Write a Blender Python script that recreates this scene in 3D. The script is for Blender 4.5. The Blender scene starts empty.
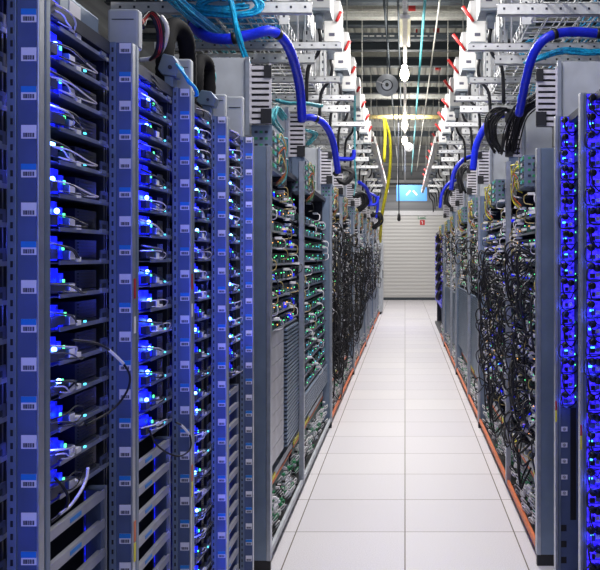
import bpy, math, random
from mathutils import Vector
R = random.Random(7)
S = bpy.context.scene
COL = S.collection
EYE = 1.52                      # camera height
F = 822.0                       # focal length in pixels of the 600x570 frame
VX, VY = 405.0, 256.0           # vanishing point of the aisle

# ------------------------------------------------------------------ camera, world, lights, exposure
cd = bpy.data.cameras.new('camera'); cam = bpy.data.objects.new('camera', cd); COL.objects.link(cam)
cam.location = (0, 0, EYE); cam.rotation_euler = (math.pi/2, 0, 0)
cd.sensor_width = 36; cd.lens = F/600*36; cd.shift_x = (300-VX)/600; cd.shift_y = (VY-285)/600
cd.clip_start = .05; cd.clip_end = 100
S.camera = cam
w = bpy.data.worlds.new('world'); S.world = w; w.use_nodes = True
w.node_tree.nodes['Background'].inputs[0].default_value = (.80, .88, 1, 1)
w.node_tree.nodes['Background'].inputs[1].default_value = .22
S.view_settings.view_transform = 'Standard'; S.view_settings.look = 'None'
S.view_settings.gamma = 1; S.view_settings.exposure = 0.38; S.view_settings.use_curve_mapping = False
S.cycles.max_bounces = 6; S.cycles.diffuse_bounces = 3; S.cycles.glossy_bounces = 3
S.cycles.sample_clamp_indirect = 3.0; S.cycles.sample_clamp_direct = 12.0

def area(name, loc, size, sizey, power, col, rot=(0, 0, 0)):
    l = bpy.data.lights.new(name, 'AREA'); l.shape = 'RECTANGLE'; l.size = size; l.size_y = sizey
    l.energy = power; l.color = col
    o = bpy.data.objects.new(name, l); COL.objects.link(o); o.location = loc; o.rotation_euler = rot
    return o
# rows of aisle luminaires high over the walkway
for k, (y, p) in enumerate([(-.6, 5), (3.2, 44), (6.8, 66), (10.6, 66), (14.6, 62), (18.6, 62), (22.6, 65), (26.2, 50)]):
    area('aisle_light', (0, y, 3.95 if y > 7 else 3.6), .35, 2.2, p, (1, .965, .93))
    if y > 5: area('roof_fill', (0, y, 4.0), .35, 2.2, p*.30, (1, .95, .85), (math.pi, 0, 0))  # added upward fill to brighten the roof
# added unseen fill behind the camera, lights the camera side of everything
area('rear_fill', (.2, -1.6, 2.7), 1.0, 1.2, 13, (.45, .50, 1), (math.radians(62), 0, 0))

for y, p in ((4.2, 17), (9.5, 18), (18.0, 55)):  # added ceiling fills, angled forward to brighten camera-facing surfaces
    area('forward_fill', (0, y, 4.6), .6, .4, p, (1, .97, .94), (math.radians(58), 0, 0))

# ------------------------------------------------------------------ materials
MATS = {}
def mat(name, col, rough=.5, metal=0., emit=0., ecol=None, noise=.12, scale=30, bump=0., bscale=200, spec=.5):
    m = bpy.data.materials.new(name); m.use_nodes = True; nt = m.node_tree; b = nt.nodes['Principled BSDF']
    b.inputs['Roughness'].default_value = rough; b.inputs['Metallic'].default_value = metal
    b.inputs['Specular IOR Level'].default_value = spec
    tc = nt.nodes.new('ShaderNodeTexCoord')
    n = nt.nodes.new('ShaderNodeTexNoise'); n.inputs['Scale'].default_value = scale; n.inputs['Detail'].default_value = 3
    nt.links.new(tc.outputs['Object'], n.inputs['Vector'])
    cr = nt.nodes.new('ShaderNodeValToRGB')
    cr.color_ramp.elements[0].position = .3; cr.color_ramp.elements[1].position = .7
    cr.color_ramp.elements[0].color = (*[c*(1-noise) for c in col], 1)
    cr.color_ramp.elements[1].color = (*[min(1, c*(1+noise)) for c in col], 1)
    nt.links.new(n.outputs['Fac'], cr.inputs['Fac']); nt.links.new(cr.outputs['Color'], b.inputs['Base Color'])
    if bump:
        bp = nt.nodes.new('ShaderNodeBump'); bp.inputs['Strength'].default_value = bump; bp.inputs['Distance'].default_value = .003
        n2 = nt.nodes.new('ShaderNodeTexNoise'); n2.inputs['Scale'].default_value = bscale
        nt.links.new(tc.outputs['Object'], n2.inputs['Vector'])
        nt.links.new(n2.outputs['Fac'], bp.inputs['Height']); nt.links.new(bp.outputs['Normal'], b.inputs['Normal'])
    if emit:
        b.inputs['Emission Color'].default_value = (*(ecol or col), 1); b.inputs['Emission Strength'].default_value = emit
    MATS[name] = m
    return m
mat('plate', (.11, .15, .28), .42, .35, scale=12)
mat('steel_blue', (.20, .26, .36), .40, .45, scale=8)
mat('galv', (.42, .45, .52), .35, .7, scale=25)
mat('zinc', (.70, .71, .72), .45, .25, scale=18)
mat('slat', (.45, .46, .52), .45, .3, scale=14)
mat('panelgrey', (.50, .53, .58), .5, .1, scale=9)
mat('fin', (.62, .60, .66), .5, .1)
mat('white', (.82, .82, .84), .45, scale=20, noise=.05)
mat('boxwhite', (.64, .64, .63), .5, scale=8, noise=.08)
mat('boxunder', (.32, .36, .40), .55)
mat('black', (.012, .012, .016), .45, bump=.2)
mat('rubber', (.014, .014, .018), .42, spec=.35)
mat('duct', (.010, .010, .012), .75, spec=.12)
mat('dark', (.03, .035, .055), .5, .2)
mat('drive', (.014, .017, .06), .42, .2)
mat('tray', (.10, .12, .20), .4, .5)
mat('board', (.02, .09, .08), .5)
mat('label', (.88, .87, .95), .6, noise=.03)
mat('labelblue', (.02, .24, .72), .5, noise=.05)
mat('ink', (.08, .08, .12), .6)
mat('cablewhite', (.62, .60, .66), .45)
mat('cyan', (.01, .42, .78), .45, scale=60, noise=.35)
mat('aqua', (.10, .45, .52), .45, scale=60, noise=.3)
mat('conduit', (.012, .03, .80), .38, scale=60, bump=.5, bscale=90)
mat('yellow', (.95, .82, .03), .5)
mat('orange', (.75, .17, .05), .5)
mat('red', (.52, .02, .02), .45)
mat('green', (.03, .30, .12), .5)
mat('brown', (.38, .30, .12), .5)
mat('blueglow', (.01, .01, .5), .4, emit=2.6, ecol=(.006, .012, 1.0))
mat('blueled', (.1, .2, 1), .3, emit=16, ecol=(.10, .28, 1.0))
mat('orangeled', (1, .4, .05), .3, emit=1.6, ecol=(1, .45, .08))
mat('greenled', (.1, .9, .3), .3, emit=1.8, ecol=(.10, 1.0, .30))
mat('cyanled', (.1, .8, .9), .3, emit=1.6, ecol=(.10, .75, 1.0))
mat('bulb', (1, 1, 1), .3, emit=14, ecol=(1, .90, .68))
mat('tube', (.9, .85, .62), .3, emit=.35, ecol=(1, .92, .62))
mat('signblue', (.08, .31, .80), .4, emit=.05, ecol=(.10, .45, .95), noise=.02)
mat('steel_dark', (.06, .075, .09), .5, .4)
mat('pipe', (.58, .58, .54), .5, .2)
mat('beam', (.50, .50, .46), .5, .1)
mat('extinguish', (.65, .03, .03), .4)
# blue panels: noise painted into the emission imitates parts dimming the glow
def mottle(m, lo=.02, hi=1.7, sc=48):
    nt = m.node_tree; b = nt.nodes['Principled BSDF']
    v = nt.nodes.new('ShaderNodeTexNoise'); v.inputs['Scale'].default_value = sc; v.inputs['Detail'].default_value = 5; v.inputs['Roughness'].default_value = .7
    tc = nt.nodes.new('ShaderNodeTexCoord'); oi = nt.nodes.new('ShaderNodeObjectInfo')
    ad = nt.nodes.new('ShaderNodeVectorMath'); ad.operation = 'ADD'
    nt.links.new(tc.outputs['Object'], ad.inputs[0]); nt.links.new(oi.outputs['Random'], ad.inputs[1]); nt.links.new(ad.outputs[0], v.inputs['Vector'])
    r = nt.nodes.new('ShaderNodeMapRange'); r.inputs[1].default_value = .38; r.inputs[2].default_value = .66
    r.inputs[3].default_value = lo; r.inputs[4].default_value = hi
    nt.links.new(v.outputs['Fac'], r.inputs[0]); nt.links.new(r.outputs[0], b.inputs['Emission Strength'])
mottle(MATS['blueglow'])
mat('plateglow', (.01, .01, .5), .4, emit=1, ecol=(.035, .018, 1.0)); mottle(MATS['plateglow'], .05, 2.4, 60)  # emission stands in for blue LED light on the right plates
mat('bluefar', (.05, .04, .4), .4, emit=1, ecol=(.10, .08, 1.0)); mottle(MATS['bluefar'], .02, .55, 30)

def floor_mat():
    m = bpy.data.materials.new('raised_floor'); m.use_nodes = True; nt = m.node_tree; b = nt.nodes['Principled BSDF']
    tc = nt.nodes.new('ShaderNodeTexCoord')
    br = nt.nodes.new('ShaderNodeTexBrick'); br.offset = 0; br.squash = 1
    mp = nt.nodes.new('ShaderNodeMapping'); mp.inputs['Location'].default_value = (0, -.33, 0)
    nt.links.new(tc.outputs['Object'], mp.inputs['Vector']); nt.links.new(mp.outputs['Vector'], br.inputs['Vector'])
    br.inputs['Scale'].default_value = 1; br.inputs['Brick Width'].default_value = .6; br.inputs['Row Height'].default_value = .6
    br.inputs['Mortar Size'].default_value = .0035; br.inputs['Mortar Smooth'].default_value = .2
    br.inputs['Color1'].default_value = (.70, .67, .72, 1); br.inputs['Color2'].default_value = (.76, .73, .76, 1)
    br.inputs['Mortar'].default_value = (.12, .09, .07, 1)
    n = nt.nodes.new('ShaderNodeTexNoise'); n.inputs['Scale'].default_value = 160; n.inputs['Detail'].default_value = 4
    nt.links.new(tc.outputs['Object'], n.inputs['Vector'])
    r = nt.nodes.new('ShaderNodeMapRange'); r.inputs[1].default_value = .3; r.inputs[2].default_value = .7
    r.inputs[3].default_value = .86; r.inputs[4].default_value = 1.08
    nt.links.new(n.outputs['Fac'], r.inputs[0])
    mx = nt.nodes.new('ShaderNodeVectorMath'); mx.operation = 'SCALE'
    nt.links.new(br.outputs['Color'], mx.inputs[0]); nt.links.new(r.outputs[0], mx.inputs['Scale'])
    nt.links.new(mx.outputs[0], b.inputs['Base Color']); b.inputs['Roughness'].default_value = .5
    MATS['floor'] = m
floor_mat()
def ribbed(name, col, axis, scale, rough=.5, dark=.75):
    m = bpy.data.materials.new(name); m.use_nodes = True; nt = m.node_tree; b = nt.nodes['Principled BSDF']
    tc = nt.nodes.new('ShaderNodeTexCoord'); wv = nt.nodes.new('ShaderNodeTexWave'); wv.bands_direction = axis
    wv.inputs['Scale'].default_value = scale; nt.links.new(tc.outputs['Object'], wv.inputs['Vector'])
    cr = nt.nodes.new('ShaderNodeValToRGB'); cr.color_ramp.elements[0].position = .05; cr.color_ramp.elements[1].position = .25
    cr.color_ramp.elements[0].color = (*[c*dark for c in col], 1); cr.color_ramp.elements[1].color = (*col, 1)
    nt.links.new(wv.outputs['Fac'], cr.inputs['Fac']); nt.links.new(cr.outputs['Color'], b.inputs['Base Color'])
    bp = nt.nodes.new('ShaderNodeBump'); bp.inputs['Strength'].default_value = .5; bp.inputs['Distance'].default_value = .02
    nt.links.new(wv.outputs['Fac'], bp.inputs['Height']); nt.links.new(bp.outputs['Normal'], b.inputs['Normal'])
    b.inputs['Roughness'].default_value = rough; MATS[name] = m
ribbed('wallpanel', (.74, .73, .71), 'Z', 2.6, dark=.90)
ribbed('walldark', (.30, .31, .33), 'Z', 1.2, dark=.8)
ribbed('deck', (.40, .40, .36), 'X', 2.2, dark=.45)

# ------------------------------------------------------------------ mesh helpers
class MB:
    def __init__(self): self.v = []; self.f = []; self.m = []; self.s = []; self.mats = []
    def mi(self, n):
        if n not in self.mats: self.mats.append(n)
        return self.mats.index(n)
    def box(self, x0, x1, y0, y1, z0, z1, m):
        x0, x1 = min(x0, x1), max(x0, x1); y0, y1 = min(y0, y1), max(y0, y1); z0, z1 = min(z0, z1), max(z0, z1)
        b = len(self.v)
        self.v += [(x0,y0,z0),(x1,y0,z0),(x1,y1,z0),(x0,y1,z0),(x0,y0,z1),(x1,y0,z1),(x1,y1,z1),(x0,y1,z1)]
        for q in ((0,3,2,1),(4,5,6,7),(0,1,5,4),(1,2,6,5),(2,3,7,6),(3,0,4,7)):
            self.f.append([b+i for i in q]); self.m.append(self.mi(m)); self.s.append(False)
        return self
    def tube(self, pts, r, m, seg=6, cap=True, radii=None):
        P = [Vector(p) for p in pts]; n = len(P); b = len(self.v)
        t0 = (P[1]-P[0]).normalized(); up = Vector((0,0,1)) if abs(t0.z) < .9 else Vector((1,0,0))
        a = t0.cross(up).normalized()
        for i in range(n):
            t = (P[min(i+1,n-1)]-P[max(i-1,0)])
            t = t.normalized() if t.length > 1e-9 else t0
            a = a - t*a.dot(t)
            a = a.normalized() if a.length > 1e-6 else t.cross(Vector((.3,.5,.8))).normalized()
            c = t.cross(a); rr = radii[i] if radii else r
            for k in range(seg):
                an = 2*math.pi*k/seg
                self.v.append(tuple(P[i]+a*(rr*math.cos(an))+c*(rr*math.sin(an))))
        mi = self.mi(m)
        for i in range(n-1):
            for k in range(seg):
                k2 = (k+1) % seg
                self.f.append([b+i*seg+k, b+i*seg+k2, b+(i+1)*seg+k2, b+(i+1)*seg+k]); self.m.append(mi); self.s.append(True)
        if cap:
            self.f.append([b+k for k in range(seg)][::-1]); self.m.append(mi); self.s.append(False)
            self.f.append([b+(n-1)*seg+k for k in range(seg)]); self.m.append(mi); self.s.append(False)
        return self
    def prism(self, prof, y0, y1, m):          # profile in x,z extruded along y
        b = len(self.v); n = len(prof); mi = self.mi(m)
        for y in (y0, y1):
            for (x, z) in prof: self.v.append((x, y, z))
        self.f.append([b+i for i in range(n)]); self.m.append(mi); self.s.append(False)
        self.f.append([b+n+i for i in range(n)][::-1]); self.m.append(mi); self.s.append(False)
        for i in range(n):
            j = (i+1) % n
            self.f.append([b+j, b+i, b+n+i, b+n+j]); self.m.append(mi); self.s.append(False)
        return self
    def ball(self, c, r, m, seg=8, rings=5):
        pts = []; rad = []
        for i in range(rings+1):
            a = math.pi*i/rings; pts.append((c[0], c[1], c[2]-r*math.cos(a))); rad.append(max(r*math.sin(a), r*.02))
        return self.tube(pts, r, m, seg=seg, radii=rad)
    def mesh(self, name):
        me = bpy.data.meshes.new(name); me.from_pydata(self.v, [], self.f); me.update()
        for n in self.mats: me.materials.append(MATS[n])
        me.polygons.foreach_set('material_index', self.m); me.polygons.foreach_set('use_smooth', self.s)
        return me
    def build(self, name, parent=None, loc=(0,0,0), bevel=0):
        return put(name, self.mesh(name), parent, loc, bevel)
def put(name, me, parent=None, loc=(0,0,0), bevel=0, rot=None):
    o = bpy.data.objects.new(name, me); COL.objects.link(o); o.location = loc
    if rot: o.rotation_euler = rot
    if parent: o.parent = parent
    if bevel:
        b = o.modifiers.new('bevel', 'BEVEL'); b.width = bevel; b.segments = 2; b.limit_method = 'ANGLE'
    return o
def tag(o, label, cat, group=None):
    o['label'] = label; o['category'] = cat
    if group: o['group'] = group
    return o
def thing(name, label, cat, loc, group=None):
    o = bpy.data.objects.new(name, None); COL.objects.link(o); o.location = loc; o.empty_display_size = .1
    return tag(o, label, cat, group)
def struct(o): o['kind'] = 'structure'; return o
def at(px, py, Y):                              # a point of the place seen at this pixel, Y metres down the aisle
    return Vector(((px-VX)*Y/F, Y, EYE+(VY-py)*Y/F))
def smooth(P, n=6):                             # Catmull-Rom through the points
    P = [Vector(p) for p in P]; Q = [P[0]*2-P[1]]+P+[P[-1]*2-P[-2]]; out = []
    for i in range(1, len(Q)-2):
        for k in range(n):
            t = k/n
            out.append(.5*((2*Q[i])+(Q[i+1]-Q[i-1])*t+(2*Q[i-1]-5*Q[i]+4*Q[i+1]-Q[i+2])*t*t+(3*Q[i]-Q[i-1]-3*Q[i+1]+Q[i+2])*t**3))
    out.append(P[-1]); return out
ORD = ['nearest', 'second', 'third', 'fourth', 'fifth', 'sixth', 'seventh', 'eighth', 'ninth', 'tenth', 'eleventh', 'twelfth', 'thirteenth', 'fourteenth', 'fifteenth', 'sixteenth', 'seventeenth', 'eighteenth', 'nineteenth', 'twentieth']

# ------------------------------------------------------------------ room shell
YE = 28.4; ZC = 5.35
struct(MB().box(-4, 4, -3, YE, -.1, 0, 'floor').build('floor'))
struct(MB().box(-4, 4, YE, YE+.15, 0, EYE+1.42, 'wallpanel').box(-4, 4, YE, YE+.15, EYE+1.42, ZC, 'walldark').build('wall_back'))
struct(MB().box(-4.15, -4, -3, YE, 0, ZC, 'walldark').build('wall_left'))
struct(MB().box(4, 4.15, -3, YE, 0, ZC, 'walldark').build('wall_right'))
struct(MB().box(-4, 4, -3, YE, ZC, ZC+.1, 'deck').build('ceiling'))
struct(MB().box(-4, 4, YE-.04, YE, EYE+1.40, EYE+1.56, 'white').build('trim_1', bevel=.005))
struct(MB().box(-4, 4, YE-.03, YE, 0, .09, 'steel_dark').build('baseboard_back'))
struct(MB().box(-4, 4, YE-.10, YE-.03, EYE+2.52, EYE+2.62, 'white').build('trim_2'))
struct(MB().box(-4, 4, YE-.10, YE-.03, EYE+2.38, EYE+2.44, 'pipe').build('trim_3'))
struct(MB().box(-4, 4, YE-.10, YE-.03, EYE+3.12, EYE+3.2, 'beam').build('trim_4'))
# ceiling beams: I sections across the aisle
beams = [(3, 3.3, .10, 'steel_dark'), (18, 3.3, .06, 'pipe'), (26, 3.3, .13, 'steel_dark'), (39.5, 3.2, .07, 'steel_dark'),
         (50, 3.3, .11, 'steel_dark'), (58, 3.5, .20, 'beam'), (66, 3.3, .13, 'steel_dark'), (81.6, 3.3, .10, 'steel_dark'), (93, 3.3, .10, 'steel_dark'),
         (98, 3.6, .22, 'beam'), (106, 3.3, .12, 'steel_dark'), (117, 3.1, .09, 'tube'), (127, 3.4, .14, 'beam'), (136, 3.3, .12, 'steel_dark'), (10, 3.6, .25, 'beam')]
for i, (py, H, t, m) in enumerate(beams):
    Y = H*F/(VY-py); b = MB()
    if m in ('beam',): b.box(-3.9, 3.9, Y-.05, Y+.05, EYE+H, EYE+H+t*.9, m)
    else:
        b.box(-3.9, 3.9, Y-.07, Y+.07, EYE+H-.012, EYE+H, m).box(-3.9, 3.9, Y-.006, Y+.006, EYE+H, EYE+H+t, m).box(-3.9, 3.9, Y-.07, Y+.07, EYE+H+t, EYE+H+t+.012, m)
    if m == 'tube':
        b = MB().tube([(-3.9, Y, EYE+H), (3.9, Y, EYE+H)], .05, 'brown', 8)
    struct(b.build('ceiling_beam'))
# small clamps and red sprinkler heads hanging below a beam
for i, px in enumerate((366, 372, 379, 386, 392, 412, 419, 425, 432)):
    p = at(px, 33, 12.2)
    b = MB().box(p.x-.02, p.x+.02, p.y-.05, p.y+.05, p.z-.05, p.z+.10, 'beam').box(p.x-.035, p.x+.035, p.y-.06, p.y+.06, p.z-.07, p.z-.05, 'pipe')
    struct(b.build('ceiling_clamp'))
for i, (px, py, Y) in enumerate(((412, 8, 11.6), (419, 32, 12.3), (438, 68, 14.6), (436, 31, 12.3))):
    p = at(px, py, Y)
    t = thing('sprinkler_head', 'red sprinkler head under the roof, %s' % ('nearest of the four', 'left of the middle pair', 'farthest of the four', 'right of the middle pair')[i], 'sprinkler', tuple(p), 'sprinkler heads')
    MB().box(-.05, .05, -.05, .05, -.03, .03, 'red').build('body', t)
    MB().tube([(0, 0, .03), (0, 0, ZC-p.z)], .012, 'pipe', 6).build('pipe', t)
# lengthwise pipes under the roof
for px, py, Y, r, m, lab in ((425, 0, 9, .016, 'aqua', 'pale teal pipe running the length of the roof right of the lamps'),
                             (384, 0, 9, .014, 'steel_dark', 'thin dark pipe running the length of the roof left of the lamps'),
                             (398, 0, 9, .012, 'steel_dark', 'thin dark conduit under the roof beside the lamp track'),
                             (440, 0, 9.4, .012, 'pipe', 'pale grey pipe under the roof near the right busway')):
    p = at(px, py, Y); H = p.z
    tag(MB().tube([(p.x, 6, H), (p.x, YE-.1, H)], r, m, 8).build('roof_pipe'), lab, 'pipe', 'lengthwise roof pipes')

# ------------------------------------------------------------------ aisle lamps
LZ = EYE+2.4
tr = thing('lamp_track', 'slim white lamp track hanging over the middle of the aisle', 'lamp track', (0, 0, LZ+.05))
MB().box(-.022, .022, 1, 27, 0, .06, 'zinc').build('rail', tr)
for y in (4, 8, 12, 16, 20, 24):
    MB().tube([(0, y, .06), (0, y, ZC-LZ-.05)], .008, 'pipe', 6).build('suspension_rod', tr)
for i, py in enumerate((67, 120, 136)):
    Y = 2.4*F/(VY-py)
    t = thing('pendant_lamp', ('largest and nearest glowing lamp hanging under the track', 'middle glowing lamp of the three under the track', 'smallest and farthest glowing lamp under the track')[i], 'lamp', (-.006, Y, LZ), 'glowing lamps over the aisle')
    MB().tube([(0,0,.05),(0,0,.02),(0,0,.019),(0,0,-.02)], .03, 'white', 12, radii=[.02, .02, .035, .035]).build('socket', t)
    MB().tube([(0,0,-.02+.0),(0,0,-.04),(0,0,-.07),(0,0,-.12),(0,0,-.16),(0,0,-.18)], .05, 'bulb', 14, radii=[.03,.045,.056,.056,.038,.01]).build('bulb', t)
t = thing('strip_light', 'twin tube strip light on the track above the nearest glowing lamp', 'lamp', (0, 8.3, LZ-.02))
MB().box(-.05, .05, 0, 1.05, .02, .06, 'white').build('housing', t)
for s in (-1, 1): MB().tube([(s*.042, .02, .005), (s*.042, 1.03, .005)], .014, 'tube', 8).build('lamp_tube', t)
# round dishes
def dish(px, py, Y, r, lab, m='panelgrey'):
    p = at(px, py, Y); t = thing('round_reflector', lab, 'ceiling fixture', tuple(p), None)
    prof = [(0, .0, r*.12), (0, .01, r*.14), (0, .012, r*.35), (0, .02, r*.37), (0, .03, r*.62), (0, .035, r*.64), (0, .03, r*.9), (0, 0, r), (0, .02, r), (0, .09, r*.7), (0, .12, r*.3)]
    MB().tube([(0, y, 0) for (x, y, rr) in prof], r, m, 28, radii=[q[2] for q in prof]).build('dish', t)
    MB().tube([(0, -.002, 0), (0, .01, 0)], r*.5, 'dark', 24, radii=[r*.5, r*.55]).build('inner_ring', t)
    MB().tube([(0, -.006, 0), (0, .0, 0)], r*.5, m, 24, radii=[r*.40, r*.44]).build('inner_disc', t)
    MB().tube([(0, -.03, 0), (0, .02, 0)], r*.16, 'black', 14).build('hub', t)
    MB().tube([(0, .10, r*.5), (0, .10, ZC-p.z)], .008, 'steel_dark', 6).build('rod', t)
    MB().box(-.004, .004, -.012, 0, -r*.95, r*.1, 'white').build('spoke', t, (0, 0, 0)).rotation_euler = (0, math.radians(110), 0)
dish(387, 85, 9.2, .125, 'large grey round dish with dark hub hanging left of the lamps')
dish(409, 147, 16, .09, 'small pale round dish hanging beyond the three glowing lamps', 'white')
# pendant pull
p = at(399, 214, 15)
t = thing('pendant_pull', 'black pendant handle on a thin cord hanging before the blue sign', 'pull cord', (p.x, 15, 0))
MB().tube([(0, 0, p.z), (-.012, 0, 3.4), (0, 0, ZC)], .011, 'dark', 6).build('cord', t)
MB().tube([(0,0,p.z+.02),(0,0,p.z-.02),(0,0,p.z-.10),(0,0,p.z-.13)], .03, 'black', 10, radii=[.012,.028,.036,.02]).build('handle', t)

# ------------------------------------------------------------------ signs
a = at(396.5, 185, 24); c = at(427, 201, 24)
t = thing('hanging_sign', 'light blue hanging sign with two white slanted strokes at aisle end', 'sign', ((a.x+c.x)/2, 24, c.z))
W2 = (c.x-a.x)/2; HH = a.z-c.z
MB().box(-W2, W2, 0, .03, 0, HH, 'signblue').build('board', t, bevel=.003)
def stroke(x0, z0, x1, z1, wd):
    d = Vector((x1-x0, 0, z1-z0)).normalized(); n = Vector((-d.z, 0, d.x))*wd/2
    pr = [(x0+n.x, z0+n.z), (x1+n.x, z1+n.z), (x1-n.x, z1-n.z), (x0-n.x, z0-n.z)]
    return MB().prism(pr, -.004, 0, 'white')
k = 24/F
stroke((406.3-411.7)*k, HH-(195-185)*k, (410.2-411.7)*k, HH-(190.6-185)*k, .05).build('white_stroke', t)
stroke((413-411.7)*k, HH-(190.6-185)*k, (417-411.7)*k, HH-(195-185)*k, .05).build('white_stroke', t)
for s in (-1, 1): MB().tube([(s*W2*.93, .015, HH), (s*W2*.93, .015, ZC-c.z)], .006, 'white', 6).build('suspension_wire', t)
p = at(422.4, 225, YE-.02); k = YE/F
t = thing('fire_sign', 'small red square sign with white symbol on the end wall', 'sign', (p.x, YE-.012, p.z))
MB().box(-2.4*k, 2.4*k, 0, .012, 0, 5*k, 'extinguish').build('board', t)
b = MB().box(-.35*k, .5*k, -.004, 0, .9*k, 3.4*k, 'white').box(-1.0*k, .2*k, -.004, 0, 3.4*k, 4.1*k, 'white')
b.build('symbol', t)
t = thing('green_wall_lettering', 'tiny green lettering on the end wall above the red sign', 'sign', (p.x, YE-.012, p.z+5.9*k))
x = -4.4
for wd, hs in ((1.2, 3), (.5, 1), (1.1, 2), (1.1, 2), (.9, 2), (1.2, 3)):
    b = MB().box(x*k, (x+.4)*k, 0, .01, 0, hs*k, 'green').box(x*k, (x+wd)*k, 0, .01, 0, .55*k, 'green')
    if hs == 2: b.box((x+wd-.35)*k, (x+wd)*k, 0, .01, 0, 1.9*k, 'green')
    b.build('letter', t); x += wd+.4

# ------------------------------------------------------------------ shared rack pieces
PITCH = .0686; Z0 = EYE-.016
CACHE = {}
def cached(key, fn):
    if key not in CACHE: CACHE[key] = fn()
    return CACHE[key]
def label_mesh(blue):
    def f():
        b = MB(); wd, h = .0135, .024                       # half width, height; faces -Y
        b.box(-wd, wd, -.0012, 0, 0, h, 'label')
        if blue: b.box(-wd, wd, -.002, -.0012, h*.55, h, 'labelblue')
        for i, (x0, x1) in enumerate(((-.010, -.0085), (-.0078, -.0055), (-.005, -.002), (-.001, .001), (.0018, .0042), (.005, .0062), (.007, .0098))):
            b.box(x0, x1, -.0018, -.0012, h*.10, h*.42, 'ink')
        return b.mesh('barcode_label')
    return cached(('lab', blue), f)
def cable_mesh(key, s, m, pts, r):
    return cached(key, lambda: MB().tube(smooth([(s*d, u, z) for (d, u, z) in pts], 5), r, m, 6).mesh('patch_cable'))

def frame(t, s, L, H, depth=.85, m='dark', setback=.075, base=.05):
    # cabinet shell: sides, back, roof, floor
    MB().box(s*setback, s*depth, .004, .010, base, H, m).build('side_panel', t)
    MB().box(s*setback, s*depth, L-.012, L-.006, base, H, m).build('side_panel', t)
    MB().box(s*(depth-.01), s*depth, .010, L-.012, base, H, m).build('back_panel', t)
    MB().box(s*.05, s*(depth-.01), .010, L-.012, H-.03, H, m).build('top_panel', t)
    MB().box(s*.03, s*(depth-.02), .012, L-.014, .0, base, 'black').build('plinth', t)

def led_glow(parent, loc, power, col=(.05, .08, 1)):      # the light one blue lamp throws on the metal around it
    l = bpy.data.lights.new('led_light', 'POINT'); l.energy = power; l.color = col; l.shadow_soft_size = .012
    o = bpy.data.objects.new('led_light', l); COL.objects.link(o); o.parent = parent; o.location = loc
def holes_strip(b, s, d0, d1, y, z0, z1, step=.0229):
    z = z0
    while z < z1:
        b.box(s*d0, s*d1, y-.0006, y+.001, z, z+step*.5, 'black'); z += step

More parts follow.
